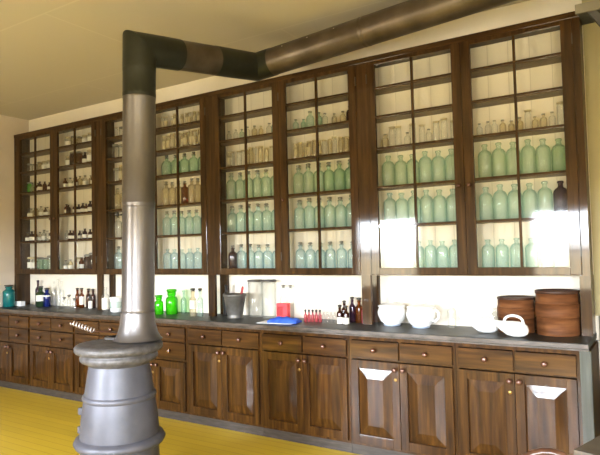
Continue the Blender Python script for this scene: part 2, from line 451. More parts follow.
# ------------------------------------------------------------------ stove
SX, SY = -2.92, 2.44
st = thing('stove', (SX + .012, SY + .007, .018), 'grey cast iron barrel stove standing on yellow floor before the cabinets', 'stove')
def ring(r, z, hgt, out_):   # rounded band
    return [(r, z - hgt), (r + out_ * .7, z - hgt * .7), (r + out_, z), (r + out_ * .7, z + hgt * .7), (r, z + hgt)]
MB().lathe([(0, .10), (.24, .10), (.252, .14), (.248, .25), (.252, .30), (.250, .36), (.240, .46), (.228, .545), (.222, .58), (.21, .66), (.192, .765), (.190, .78), (0, .78)], 56).build('barrel', 'stove', st)
MB().lathe(ring(.246, .302, .034, .044), 56).build('lower_band', 'stove', st)
MB().lathe(ring(.221, .572, .020, .014), 56).build('middle_band', 'stove', st)
MB().lathe([(.186, .765), (.198, .770), (.206, .780), (.232, .790), (.246, .803), (.249, .818), (.243, .832), (.236, .838), (.250, .844), (.272, .850), (.281, .862), (.281, .882), (.274, .892), (.262, .897), (.24, .900), (.12, .906), (0, .906)], 56).build('top_plate', 'stovetop', st)
MB().lathe([(0, .078), (.27, .078), (.285, .088), (.285, .105), (.262, .115), (.24, .125), (0, .125)], 56).build('base_plate', 'stove', st)
lid = MB().lathe([(0, .902), (.076, .902), (.078, .910), (.073, .914), (0, .914)], 40, (-.145, .095, 0)).build('lid', 'stovetop', st)
MB().box(-.195, -.095, .070, .120, .9135, .9165).build('lid_slot', 'slotshade', lid)  # dark raised strip standing in for the shade inside the slot
for a in (35, 125, 215, 305):
    a = math.radians(a); cx, cy = .23 * math.cos(a), .23 * math.sin(a)
    MB().tube([(cx * .9, cy * .9, .09), (cx * 1.05, cy * 1.05, .05), (cx * 1.12, cy * 1.12, .018), (cx * 1.2, cy * 1.2, -.018)], [.04, .026, .02, .028], 12).build('leg', 'stove', st)
# hinge lugs of the fire door on the left-hand side, latch knob
for z in (.36, .475):
    a = math.radians(212); r = .245 if z < .4 else .24
    MB().box(r * math.cos(a) - .03, r * math.cos(a) + .012, r * math.sin(a) - .022, r * math.sin(a) + .022, z - .022, z + .022, .006).build('hinge_lug', 'stove', st)

st.scale = (.955, .955, 1.0)
# collar + pipe
PB = Vector((-2.837, 2.536, .926)); E1 = Vector((-2.811, 2.552, 2.803)); E2 = Vector((-2.612, 3.56, 2.912))
DS = Vector((1.24, 0, .089)).normalized()
E3 = E2 + DS * 2.1
pp = thing('stove_pipe', (PB.x, PB.y, PB.z), 'long metal stove pipe rising from stove, bending twice under the ceiling', 'stovepipe')
R = .102
def loc(v): return Vector(v) - PB
ax = (E1 - PB).normalized()
MB().lathe([(.155, .003), (.142, .012), (.124, .05), (.112, .10), (.106, .155), (.1065, .170), (.1035, .178)], 40).build('collar', 'pipesteel', pp)
def cyl(name, mat, a, b, r, lip=0):
    a, b = loc(a), loc(b); n = (b - a).length
    prof = [(r, 0), (r, n)] if not lip else [(r, 0), (r, .01), (r + lip, .014), (r + lip, .026), (r, .03), (r, n - .03), (r + lip, n - .026), (r + lip, n - .014), (r, n - .01), (r, n)]
    return MB().lathe(prof, 40, a, (b - a)).build(name, mat, pp)
s0 = PB + ax * .17
cyl('pipe_section', 'pipesteel', s0, PB + ax * .86, R, .0015)
cyl('pipe_section', 'pipesteel', PB + ax * .85, PB + ax * 1.57, R + .0012, .0015)
cyl('pipe_section', 'pipeblack', PB + ax * 1.555, E1 - ax * .12, R + .003, .001)
def mitre(a, c, b, ra, name):  # two-piece mitred elbow meeting at c
    da, db = (c - a).normalized(), (b - c).normalized()
    nrm = (da + db).normalized()
    q = MB(); segs = 40
    u = da.cross(db).normalized(); va = u.cross(da)
    rings = [[], [], []]
    for k in range(segs):
        o = ra * (math.cos(2 * PI * k / segs) * u + math.sin(2 * PI * k / segs) * va)
        p0 = a + o; tt = (c - p0).dot(nrm) / da.dot(nrm); pm = p0 + da * tt
        tb = (b - pm).dot(db); p2 = pm + db * tb
        for rg, pnt in zip(rings, (p0, pm, p2)): rg.append(q.bm.verts.new(loc(pnt)))
    for i in range(2):
        for k in range(segs):
            f = q.bm.faces.new([rings[i][k], rings[i][(k + 1) % segs], rings[i + 1][(k + 1) % segs], rings[i + 1][k]]); f.smooth = True
    for e in q.bm.edges:
        if all(v in rings[1] for v in e.verts): e.smooth = False
    return q.build(name, 'pipeblack', pp)
d1 = (E2 - E1).normalized()
mitre(E1 - ax * .13, E1, E1 + d1 * .30, R + .004, 'elbow')
l1 = (E2 - E1).length
cyl('pipe_section', 'pipebrown', E1 + d1 * .28, E2 - d1 * .40, R + .001, .0015)
mitre(E2 - d1 * .42, E2, E2 + DS * .16, R + .004, 'elbow')
cyl('pipe_section', 'pipebrown', E2 + DS * .14, E2 + DS * .95, R, .0015)
cyl('pipe_section', 'pipebrown', E2 + DS * .94, E3 - DS * .12, R + .0012, .0015)
E4 = Vector((XR - .004, E3.y, E3.z + .004))      # the run goes on level into the right-hand wall
cyl('pipe_section', 'pipebrown', E3 - DS * .13, E4, R, .0015)
for k in range(5):   # rivets of the lap seams
    c = E2 + DS * (.30 + .22 * k)
    MB().lathe([(.006, 0), (.005, .003), (0, .004)], 8, loc(c) + Vector((0, -R * .8, R * .55)), (0, -.82, .57)).build('rivet', 'nickel', pp)
dk = PB + ax * .80
MB().tube([loc(dk) + Vector((-.075, -.06, 0)), loc(dk) + Vector((-.122, -.05, 0))], .006, 8).build('damper_rod', 'black', pp)
MB().lathe([(0, 0), (.012, .002), (.016, .012), (.012, .024), (0, .028)], 14, loc(dk) + Vector((-.085, -.085, -.0)), (-.6, -.8, 0)).build('damper_knob', 'black', pp)

# lid lifter with coiled wire handle
lf0, lf1, lf2 = Vector((-3.162, 2.285, 1.048)), Vector((-3.040, 2.362, .992)), Vector((-3.03, 2.535, .936))
lt = thing('lid_lifter', lf2, 'lid lifter with coiled nickel wire handle stuck in the stove lid', 'stove tool')
dd = (lf1 - lf0); ln = dd.length; dd.normalize(); e1 = dd.cross(Vector((0, 0, 1))).normalized(); e2 = dd.cross(e1)
pts = []
for k in range(8 * 12 + 1):
    a = 2 * PI * k / 12; pts.append(lf0 - lf2 + dd * ln * k / 96 + .013 * (math.cos(a) * e1 + math.sin(a) * e2))
MB().tube(pts, .0042, 6).build('coil_handle', 'nickel', lt)
MB().tube([lf0 - lf2, lf1 - lf2, (lf1 - lf2) * .55 + Vector((.03, .0, .01)), (.012, .006, .02), (.0, .0, .001)], .0045, 8).build('rod', 'knob', lt)

# ------------------------------------------------------------------ bottles in the glazed cabinets
ORD = ['first', 'second', 'third', 'fourth', 'fifth', 'sixth', 'seventh', 'eighth', 'ninth', 'tenth', 'eleventh', 'twelfth', 'thirteenth', 'fourteenth', 'fifteenth', 'sixteenth']
DOORN = ['leftmost door', 'second door', 'third door', 'fourth door', 'fifth door', 'sixth door', 'seventh door', 'rightmost door']
ROWN = ['bottom shelf', 'second lowest shelf', 'third lowest shelf', 'third highest shelf', 'second highest shelf', 'top shelf']
BIG = [(0, 0), (.046, 0), (.050, .006), (.050, .155), (.047, .172), (.036, .188), (.022, .196), (.017, .203), (.0165, .222), (.022, .226), (.022, .236), (.017, .240), (0, .240)]
DEMI = [(0, 0), (.050, 0), (.056, .008), (.056, .110), (.050, .135), (.034, .155), (.018, .164), (.016, .182), (.022, .186), (.022, .194), (0, .194)]
RECT = [(0, 0), (.038, 0), (.041, .006), (.041, .170), (.036, .182), (.020, .190), (.015, .196), (.015, .214), (.020, .217), (.020, .226), (0, .226)]
TUBE = [(0, 0), (.020, 0), (.022, .004), (.022, .120), (.019, .127), (.019, .140), (.023, .142), (.023, .150), (0, .150)]
SMALL = [(0, 0), (.021, 0), (.023, .004), (.023, .060), (.018, .072), (.009, .078), (.009, .092), (.012, .094), (.012, .1), (0, .1)]
JAR = [(0, 0), (.032, 0), (.035, .005), (.035, .092), (.031, .102), (.029, .106), (.034, .108), (.034, .122), (.020, .127), (0, .128)]
def stopper(o, z, mat, r=.02):
    MBs = MB().lathe([(.012, -.012), (.013, 0), (r * .55, .004), (r, .010), (r, .020), (r * .7, .026), (0, .027)], 16, (0, 0, z + .001))
    ch = MBs.build('stopper', mat, o); KIDS.setdefault(o.name, []).append(ch)
PROTO = {}; used = set()
def proto(key):
    if key in PROTO: return PROTO[key]
    kind, mat = key
    if kind in ('big', 'bigstop'): o = MB().lathe(BIG, 28).build('glass_bottle', mat)
    elif kind in ('demi', 'demistop'): o = MB().lathe(DEMI, 28).build('demijohn_bottle', mat)
    elif kind == 'rect': o = MB().lathe(RECT, 24).build('tall_bottle', mat)
    elif kind == 'tube':
        o = MB().lathe(TUBE, 18, mats=[0, 0, 0, 0, 0, 1, 1, 1, 1]).build('specimen_tube', [mat, 'tan'])
    elif kind == 'tubelabel':
        o = MB().lathe(TUBE[:3] + [(.022, .03), (.0222, .031), (.0222, .095), (.022, .096)] + TUBE[3:], 18, mats=[0, 0, 0, 0, 1, 0, 0, 0, 0, 1, 1, 1, 1]).build('labelled_jar', [mat, 'tan'])
    elif kind == 'small': o = MB().lathe(SMALL, 18, mats=[0, 0, 0, 0, 0, 0, 0, 1, 1]).build('small_bottle', [mat, 'stop'])
    elif kind == 'smalllabel':
        o = MB().lathe(SMALL[:3] + [(.023, .012), (.0232, .013), (.0232, .045), (.023, .046)] + SMALL[3:], 18, mats=[0, 0, 0, 0, 1, 0, 0, 0, 0, 0, 2, 2, 2]).build('medicine_bottle', [mat, 'label', 'darkstop'])
    elif kind == 'jar': o = MB().lathe(JAR, 22, mats=[0, 0, 0, 0, 0, 0, 1, 1, 1, 1]).build('glass_jar', [mat, 'stop'])
    elif kind == 'jarlabel':
        o = MB().lathe(JAR[:3] + [(.035, .02), (.0353, .021), (.0353, .075), (.035, .076)] + JAR[3:], 22, mats=[0, 0, 0, 0, 1, 0, 0, 0, 0, 2, 2, 2, 2]).build('storage_jar', [mat, 'label', 'tan'])
    if kind == 'bigstop': stopper(o, .240, 'stop', .021)
    if kind == 'demistop': stopper(o, .194, 'darkstop', .019)
    if kind == 'rect': stopper(o, .226, 'stop', .018)
    PROTO[key] = o; return o
NOUN = {'big': 'bottle', 'bigstop': 'stoppered bottle', 'demi': 'round bottle', 'demistop': 'round bottle', 'rect': 'tall bottle', 'tube': 'specimen tube', 'tubelabel': 'labelled jar',
        'small': 'small bottle', 'smalllabel': 'small labelled bottle', 'jar': 'lidded jar', 'jarlabel': 'labelled jar'}
COLN = {'aqua': 'pale aqua', 'blueaqua': 'pale blue', 'greenaqua': 'pale green', 'green': 'sea green', 'darkgreen': 'dark green', 'clear': 'clear', 'straw': 'straw coloured',
        'amber': 'amber', 'brownglass': 'dark brown', 'purpleglass': 'dark purple', 'vivid': 'bright green'}
CAT = {'tube': 'specimen tube', 'tubelabel': 'jar', 'jar': 'jar', 'jarlabel': 'jar'}
def door_span(d):
    cx = UX[d // 2]
    if d % 2 == 0: return cx - UNIT / 2 + POST + .072, cx - .070
    return cx + .070, cx + UNIT / 2 - POST - .072 - (.014 if d == 7 else 0)
def fill(d, r, items, x0=0.0, x1=1.0, jit=.25, y=None):
    """items: list of (kind, glass, height scale) spread over the fraction x0..x1 of the glass of door d, shelf r"""
    a, b = door_span(d); n = len(items); w = (b - a) * (x1 - x0) / n
    z = (ROWS[0] - .0115 if r == 0 else ROWS[r] + .0075)
    rnd = random.Random(d * 31 + r * 7)
    cnt = {}
    for i, (kind, mat, s) in enumerate(items):
        nn = NOUN[kind]; cnt.setdefault((nn, mat), []).append(i)
    seen = {}
    tall = {'big': .24, 'bigstop': .268, 'demi': .194, 'demistop': .222, 'rect': .254}.get(kind, .15)
    rad = {'big': .05, 'bigstop': .05, 'demi': .056, 'demistop': .056, 'rect': .041, 'tube': .023, 'tubelabel': .023, 'small': .023, 'smalllabel': .023, 'jar': .035, 'jarlabel': .035}
    for i, (kind, mat, s) in enumerate(items):
        slack = max(0, w - 2 * rad[kind] * min(1, s ** .5))
        x = a + (b - a) * x0 + w * (i + .5) + (rnd.random() - .5) * slack * jit * 2
        yy = (y if y else (4.105 if rad[kind] > .03 else 4.095)) + (rnd.random() - .5) * (.012 if rad[kind] > .03 else .05)
        nn = NOUN[kind]; key = (nn, mat); k = seen.get(key, 0); seen[key] = k + 1
        lst = cnt[key]
        pos = 'only' if len(lst) == 1 else ORD[k]
        tail = '' if len(lst) == 1 else 'from left '
        lab = f"{pos} {COLN[mat]} {nn} {tail}on {ROWN[r]}, {DOORN[d]}"
        cat = CAT.get(kind, 'bottle'); grp = f"{nn}s in the glazed cabinets"
        o = proto((kind, mat))
        sw = min(s, (w - (.001 if kind in ('big', 'bigstop') else .006)) / (2 * rad[kind])); sz = s * (.97 + .06 * rnd.random())
        if (kind, mat) not in used:
            used.add((kind, mat)); o.location = (x, yy, z); o.scale = (sw, sw, sz); tag(o, lab, cat, grp)
        else: dup(o, (x, yy, z), lab, grp, rnd.random() * 6, (sw, sw, sz))
rr = random.Random(3)
def mix(n, choices, lo=.9, hi=1.1): return [(*rr.choice(choices), rr.uniform(lo, hi)) for _ in range(n)]
# door 0 (leftmost)
fill(0, 4, [('jar', 'clear', .9), ('jar', 'clear', .8), ('jar', 'straw', .9), ('jarlabel', 'clear', .95), ('jarlabel', 'clear', .9), ('jar', 'clear', .9)])
fill(0, 3, [('jar', 'vivid', 1.05), ('small', 'straw', 1.0), ('smalllabel', 'amber', 1.1), ('smalllabel', 'brownglass', 1.2), ('small', 'amber', 1.1), ('smalllabel', 'amber', 1.0), ('small', 'brownglass', 1.2)])
fill(0, 2, mix(9, [('smalllabel', 'clear'), ('smalllabel', 'amber'), ('small', 'straw')], 1.0, 1.2))
fill(0, 1, mix(9, [('smalllabel', 'clear'), ('smalllabel', 'brownglass'), ('small', 'clear'), ('smalllabel', 'amber')], 1.1, 1.35))
fill(0, 0, [('jarlabel', 'clear', 1.25), ('jarlabel', 'clear', 1.2), ('jar', 'green', 1.15), ('jar', 'green', 1.1), ('jar', 'clear', 1.3), ('jar', 'greenaqua', 1.2)])
# door 1
fill(1, 5, mix(6, [('jar', 'straw'), ('jarlabel', 'clear')], .8, 1.0))
fill(1, 4, [('jarlabel', 'straw', 1.0), ('jar', 'brownglass', 1.3), ('jar', 'amber', 1.2), ('smalllabel', 'brownglass', 1.4), ('jarlabel', 'clear', 1.2), ('jarlabel', 'clear', 1.1)])
fill(1, 3, mix(9, [('small', 'straw'), ('smalllabel', 'amber'), ('smalllabel', 'clear')], 1.0, 1.25))
fill(1, 2, mix(9, [('smalllabel', 'brownglass'), ('smalllabel', 'amber'), ('small', 'brownglass'), ('smalllabel', 'purpleglass')], 1.0, 1.35))
fill(1, 1, mix(8, [('smalllabel', 'purpleglass'), ('smalllabel', 'brownglass'), ('small', 'clear')], 1.0, 1.2) + [('small', 'brownglass', 1.9)])
fill(1, 0, [('smalllabel', 'clear', 1.1), ('smalllabel', 'straw', 1.2), ('jarlabel', 'clear', 1.1), ('smalllabel', 'amber', 1.4), ('jar', 'brownglass', 1.4), ('jar', 'brownglass', 1.5), ('smalllabel', 'clear', 1.3)])
# door 2
fill(2, 5, mix(7, [('jar', 'clear'), ('tube', 'clear')], .8, .95))
fill(2, 4, mix(7, [('jarlabel', 'straw'), ('jar', 'clear')], 1.1, 1.3))
fill(2, 3, mix(7, [('tubelabel', 'straw'), ('jar', 'clear')], 1.1, 1.3))
fill(2, 2, [('rect', 'straw', .95)] * 3 + [('rect', 'amber', .95)] * 2 + [('rect', 'straw', .9)] * 1)
fill(2, 1, [('bigstop', 'clear', .93)] * 2 + [('bigstop', 'blueaqua', .95)] * 3)
fill(2, 0, [('bigstop', 'blueaqua', .9)] * 2 + [('bigstop', 'aqua', .9)] * 3)
# door 3
fill(3, 5, mix(10, [('tubelabel', 'straw'), ('tubelabel', 'clear')], .78, .88))
fill(3, 4, mix(10, [('tubelabel', 'straw'), ('tubelabel', 'clear')], 1.05, 1.15))
fill(3, 3, [('demistop', 'green', .95)] * 5)
fill(3, 2, [('rect', 'straw', .95)] * 3 + [('rect', 'amber', .92)] + [('rect', 'straw', .98)] * 3)
fill(3, 1, [('bigstop', 'aqua', .9)] * 6)
fill(3, 0, [('big', 'blueaqua', .85)] * 6)
# door 4
fill(4, 4, mix(8, [('small', 'straw'), ('small', 'clear'), ('small', 'greenaqua')], .9, 1.15))
fill(4, 3, mix(11, [('tube', 'straw'), ('tubelabel', 'straw'), ('tube', 'clear')], .95, 1.1))
fill(4, 2, [('bigstop', 'greenaqua', .95)] * 6)
fill(4, 1, [('bigstop', 'aqua', .93)] * 6)
fill(4, 0, [('bigstop', 'brownglass', .84)] + [('bigstop', 'blueaqua', .84)] * 5)
# door 5
fill(5, 4, [('small', 'greenaqua', 1.1), ('small', 'green', 1.0), ('small', 'greenaqua', 1.5), ('small', 'green', 1.3), ('small', 'clear', 1.1), ('small', 'straw', 1.0), ('small', 'straw', 1.1), ('small', 'brownglass', 1.35)])
fill(5, 3, mix(12, [('tube', 'straw'), ('tubelabel', 'straw'), ('tube', 'clear')], .9, 1.05))
fill(5, 2, [('bigstop', 'greenaqua', .95)] * 3 + [('bigstop', 'green', .95)] * 3)
fill(5, 1, [('bigstop', 'aqua', .95)] * 6)
fill(5, 0, [('bigstop', 'blueaqua', .84)] * 6)
# door 6
fill(6, 3, mix(10, [('tube', 'clear'), ('small', 'straw'), ('small', 'clear')], .95, 1.15))
fill(6, 2, [('big', 'greenaqua', 1.0)] * 3 + [('big', 'aqua', 1.0)] * 3)
fill(6, 1, [('big', 'aqua', 1.02)] * 6)
fill(6, 0, [('big', 'aqua', .86)] * 4, .38, 1.0)
# door 7
fill(7, 3, mix(11, [('small', 'clear'), ('small', 'straw'), ('tube', 'clear')], .9, 1.15))
fill(7, 2, [('big', 'greenaqua', 1.0)] * 5 + [('big', 'green', .95)])
fill(7, 1, [('big', 'aqua', 1.0)] * 5 + [('big', 'purpleglass', 1.0)])
fill(7, 0, [('big', 'aqua', .86)] * 5 + [('big', 'clear', .84)])

# ------------------------------------------------------------------ things on the worktop
def at(x, y): return (x, y, ZT + .0005)
def lathe_thing(name, prof, mat, x, y, label, cat, group=None, s=1, sz=None, mats=None, segs=28):
    o = MB().lathe([(r * s, z * (sz or s)) for r, z in prof], segs, mats=mats).build(name, mat); o.location = at(x, y)
    return tag(o, label, cat, group)
def bottle_prof(r, h, neck=.32, body=.68):
    return [(0, 0), (r * .93, 0), (r, .005), (r, h * body), (r * .93, h * (body + .05)), (r * .6, h * (body + .11)), (r * neck, h * (body + .15)), (r * neck, h * .93), (r * (neck + .1), h * .94), (r * (neck + .1), h * .995), (0, h)]
def counter_bottle(name, r, h, mat, x, y, label, group=None, neck=.32, body=.68, lab=None, stop=None):
    o = MB().lathe(bottle_prof(r, h, neck, body), 28).build(name, mat); o.location = at(x, y); tag(o, label, 'bottle', group)
    if lab: MB().lathe([(r + .0004, h * lab[0]), (r + .0006, h * lab[0] + .001), (r + .0006, h * lab[1]), (r + .0004, h * lab[1] + .001)], 28).build('label', lab[2], o)
    if stop: MB().lathe([(r * neck * .9, -.008), (r * neck * .9, .001), (r * neck * 1.5, .006), (r * neck * 1.5, .018), (0, .022)], 16, (0, 0, h + .001)).build('stopper', stop, o)
    return o
G1 = 'bottles on the worktop'
counter_bottle('teal_jar', .068, .235, 'teal', -6.535, 3.88, 'big teal glass jar with dark lid at the left end of the worktop', None, .5, .74, None, 'darkstop')
o = MB().box(-.06, .06, -.03, .03, 0, .055, .003).build('white_carton', 'paper'); o.location = at(-6.49, 3.99); tag(o, 'small white carton lying on worktop between teal jar and dark green bottle', 'box')
counter_bottle('tall_purple_bottle', .03, .30, 'purpleglass', -6.33, 4.12, 'tall dark purple bottle standing behind the dark green labelled bottle', G1, .4, .6)
counter_bottle('dark_green_bottle', .050, .215, 'darkgreen', -6.14, 4.03, 'dark green bottle with white label left of the cobalt blue one', G1, .4, .68, (.30, .62, 'label'), 'darkstop')
counter_bottle('cobalt_bottle', .040, .195, 'cobalt', -6.05, 4.05, 'cobalt blue bottle with white band on the worktop', G1, .5, .68, (.60, .67, 'label'), 'darkstop')
for i, (x, y, h, w) in enumerate(((-6.055, 4.145, .285, 'left one of the three tall clear bottles behind the cobalt bottle'), (-5.985, 4.15, .315, 'middle and tallest of three tall clear bottles behind the cobalt bottle'), (-5.915, 4.15, .29, 'right one of three tall clear bottles behind the cobalt bottle'))):
    counter_bottle('tall_clear_bottle', .027, h, 'clear', x, y, w, 'tall clear bottles on the worktop', .35, .55)
for i, (x, y, h, w) in enumerate(((-5.80, 4.10, .092, 'left short clear vial beside the tall clear bottles'), (-5.655, 4.06, .125, 'middle clear vial, taller than the two vials beside it'), (-5.56, 4.06, .09, 'right short clear vial, just left of the amber bottles'))):
    counter_bottle('clear_vial', .022, h, 'clear', x, y, w, 'clear vials on the worktop', .6, .7, None, 'stop')
AM = [(-5.615, 4.14, .195, 'amber', 'leftmost amber bottle of the amber row left of the stove pipe', None), (-5.485, 4.10, .20, 'amber', 'amber bottle with large white label in the amber row', (.18, .62, 'label')),
      (-5.435, 4.15, .19, 'brownglass', 'dark brown bottle without label in the middle of the amber row', None), (-5.355, 4.15, .19, 'brownglass', 'rightmost dark brown bottle of the amber row', None)]
for x, y, h, mt, w, lb in AM: counter_bottle('amber_bottle', .026, h, mt, x, y, w, 'amber bottles left of the stove pipe', .45, .66, lb, 'darkstop')
counter_bottle('white_label_bottle', .022, .12, 'clear', -5.285, 4.06, 'short bottle wrapped in white label before the rightmost amber bottles', None, .5, .7, (.05, .68, 'label'), 'darkstop')
counter_bottle('white_label_bottle', .037, .245, 'clear', -4.90, 3.95, 'tall clear bottle with white label beside the white bowl left of stove pipe', None, .4, .6, (.08, .55, 'label'))
o = thing('ointment_pot', at(-4.71, 3.93), 'white pot with pale green band just left of the stove pipe', 'pot')
MB().lathe([(0, 0), (.052, 0), (.060, .01), (.064, .12), (.067, .125), (.067, .135), (.055, .135), (.05, .02), (0, .02)], 32).build('body', 'white', o)
MB().lathe([(.0625, .045), (.0642, .046), (.0652, .105), (.0632, .106)], 32).build('band', 'greenaqua', o)
MB().lathe([(0, .136), (.070, .136), (.070, .150), (.02, .157), (0, .157)], 32).build('lid', 'white', o)
# emerald jars right of the pipe
JG = [(0, 0), (.92, 0), (1, .02), (1, .66), (.86, .76), (.62, .80), (.62, .86), (.72, .87), (.72, .995), (0, 1)]
for r, h, x, y, w in ((.043, .185, -4.10, 3.93, 'smaller bright emerald jar right beside the stove pipe'), (.057, .24, -3.985, 3.985, 'larger bright emerald jar right of the smaller emerald jar')):
    o = MB().lathe([(a * r, b * h * .88) for a, b in JG], 32).build('emerald_jar', 'vivid'); o.location = at(x, y); tag(o, w, 'jar', 'emerald jars on the worktop')
    MB().lathe([(.60 * r, -.004), (.62 * r, .001), (.86 * r, .003), (.86 * r, .10 * h), (.5 * r, .12 * h), (0, .12 * h)], 28, (0, 0, h * .88 + .001)).build('lid', 'vivid', o)
counter_bottle('slim_green_bottle', .028, .22, 'green', -3.93, 4.09, 'slim green bottle right behind the larger emerald jar', None, .4, .55)
counter_bottle('stoppered_bottle', .031, .235, 'straw', -3.66, 3.93, 'left one of two stoppered bottles just left of the cabinet post', 'stoppered bottle pair', .5, .62, (.30, .62, 'label'), 'darkstop')
counter_bottle('stoppered_bottle', .027, .235, 'greenaqua', -3.595, 3.955, 'right one of two stoppered bottles just left of the cabinet post', 'stoppered bottle pair', .5, .62, None, 'darkstop')
counter_bottle('black_bottle', .036, .28, 'black', -3.40, 4.10, 'tall black bottle in the shade beside the cabinet post, left of grey mortar', None, .4, .62)
o = thing('mortar', at(-3.20, 3.97), 'grey iron mortar shaped like a flared bucket beside glass cylinders', 'mortar')
MB().lathe([(0, 0), (.070, 0), (.074, .008), (.066, .022), (.070, .034), (.096, .188), (.104, .195), (.104, .212), (.094, .212), (.066, .05), (0, .04)], 40).build('bowl', 'mortar', o)
pe = thing('pestle', at(-3.20, 3.97), 'reddish pestle handle sticking up out of the grey mortar', 'pestle')
MB().tube([(.01, 0, .045), (.02, .012, .075), (.035, .03, .15), (.05, .05, .26), (.052, .053, .275)], [.024, .022, .010, .011, .006], 12).build('handle', 'pinkglass', pe)
CYL = [(0, 0), (.064, 0), (.066, .004), (.066, .31), (.063, .312), (.060, .31), (.060, .012), (0, .010)]
for x, w in ((-3.075, 'left one of the two tall clear glass cylinder jars'), (-2.925, 'right one of the two tall clear glass cylinder jars')):
    o = MB().lathe(CYL, 36).build('cylinder_jar', 'veryclear'); o.location = at(x, 4.105); tag(o, w, 'jar', 'tall glass cylinder jars')
    MB().lathe([(.064, .3125), (.070, .3125), (.070, .325), (.060, .330), (0, .330)], 36).build('lid', 'mortar', o)
for x, w in ((-2.80, 'left clear stoppered bottle behind the red carton'), (-2.725, 'right clear stoppered bottle behind the red carton')):
    counter_bottle('clear_bottle', .029, .265, 'clear', x, 4.145, w, 'clear bottles behind the red carton', .35, .6, None, 'stop')
o = thing('red_carton', at(-2.745, 4.06), 'red carton with pale top panel standing right of the glass cylinders', 'box')
MB().box(-.055, .055, -.025, .025, 0, .135, .003).build('body', 'red', o); MB().box(-.052, .01, -.0265, -.0252, .03, .105).build('label', 'pinkglass', o)
# blue cloth bundle on white paper
o = MB().box(-.17, .14, -.075, .075, 0, .004).build('white_paper', 'paper'); o.location = at(-2.63, 3.83); o.rotation_euler = (0, 0, .12); tag(o, 'white paper sheet lying on worktop under the blue cloth', 'paper')
bm = MB(); nx, ny = 18, 10; gr = {}
for layer in (0, 1):
    for i in range(nx + 1):
        for j in range(ny + 1):
            u, v = i / nx, j / ny
            z = .0 if layer == 0 else .014 + .032 * math.sin(PI * v) ** .6 * (math.sin(PI * u) ** .4) + .004 * math.sin(u * 19 + v * 5)
            gr[layer, i, j] = bm.bm.verts.new(((u - .5) * .25, (v - .5) * .12 + .01 * math.sin(u * 7), z))
for i in range(nx):
    for j in range(ny):
        for ly in (0, 1): bm.bm.faces.new([gr[ly, a, b] for a, b in ((i, j), (i + 1, j), (i + 1, j + 1), (i, j + 1))]).smooth = True
for i in range(nx):
    for j in (0, ny): bm.bm.faces.new([gr[0, i, j], gr[0, i + 1, j], gr[1, i + 1, j], gr[1, i, j]])
for j in range(ny):
    for i in (0, nx): bm.bm.faces.new([gr[0, i, j], gr[0, i, j + 1], gr[1, i, j + 1], gr[1, i, j]])
o = bm.build('blue_cloth', 'blue'); o.location = (-2.585, 3.835, ZT + .005); o.rotation_euler = (0, 0, .16); tag(o, 'folded bright blue cloth lying on white paper near worktop edge', 'cloth')
for k in range(5):
    w = ORD[k] if k < 4 else 'fifth'
    counter_bottle('tiny_pink_bottle', .0135, .078, 'pinkglass', -2.468 + .032 * k, 3.97 + .004 * k, f'{w} tiny pink bottle from the left in the row of five', 'tiny pink bottles', .45, .66, None, 'darkstop')
for k in range(4):
    counter_bottle('tiny_clear_bottle', .0135, .085, 'clear', -2.296 + .034 * k, 3.97, f'{ORD[k]} tiny clear bottle from the left, right of the pink row', 'tiny clear bottles', .45, .66)
counter_bottle('brown_labelled_bottle', .024, .13, 'brownglass', -2.128, 3.93, 'short brown bottle with white label, left front of the brown group', 'brown bottle group', .42, .66, (.04, .42, 'label'), 'darkstop')
counter_bottle('brown_labelled_bottle', .024, .125, 'brownglass', -2.076, 3.935, 'short brown bottle with white label, right front of the brown group', 'brown bottle group', .42, .66, (.04, .42, 'label'), 'darkstop')
counter_bottle('brown_bottle', .024, .155, 'brownglass', -2.135, 4.02, 'middle sized brown bottle behind the two white labelled brown ones', 'brown bottle group', .42, .66, None, 'darkstop')
counter_bottle('purple_bottle', .026, .18, 'purpleglass', -2.10, 4.09, 'tall purplish bottle left of the bright amber bottle', 'brown bottle group', .42, .66, None, 'darkstop')
counter_bottle('bright_amber_bottle', .031, .175, 'amber', -2.035, 4.08, 'bright amber bottle just left of the pink bottle by the post', 'brown bottle group', .42, .66, None, 'darkstop')
counter_bottle('pink_bottle', .015, .13, 'pinkglass', -1.99, 4.06, 'slim pink bottle squeezed between amber bottle and cabinet post', None, .5, .7)
# white lidded pots
POT = [(0, 0), (.060, 0), (.064, .006), (.060, .012), (.088, .035), (.105, .075), (.108, .100), (.100, .128), (.096, .136), (.100, .142), (.092, .142), (.085, .13), (0, .05)]
def lidded_pot(x, y, w, rz):
    o = thing('lidded_pot', at(x, y), w, 'pot', 'white lidded pots', rz)
    MB().lathe(POT, 40).build('bowl', 'white', o)
    MB().lathe([(.060, .0125), (.0655, .0055), (.0655, .0045), (.060, -.0004)], 40).build('foot_line', 'bluerim', o)
    MB().lathe([(0, .143), (.104, .143), (.106, .147), (.098, .153), (.060, .168), (.016, .174), (.010, .180), (.017, .190), (.014, .199), (0, .202)], 40).build('lid', 'white', o)
    pts = [(.098, 0, .120), (.125, 0, .130), (.145, 0, .110), (.140, 0, .075), (.118, 0, .052), (.096, 0, .052)]
    ps = []
    for i in range(len(pts) - 1):
        for q in range(4):
            t_ = q / 4; ps.append(tuple(pts[i][c] * (1 - t_) + pts[i + 1][c] * t_ for c in range(3)))
    ps.append(pts[-1])
    MB().tube(ps, .009, 10).build('handle', 'white', o)
lidded_pot(-1.735, 4.03, 'left one of two white lidded ceramic pots right of the post', 2.4)
lidded_pot(-1.495, 4.00, 'right white lidded ceramic pot with loop handle turned to the right', -.15)
counter_bottle('clear_bottle', .031, .175, 'clear', -1.295, 4.09, 'clear glass bottle between the white pots and the white feeding boats', None, .4, .66)
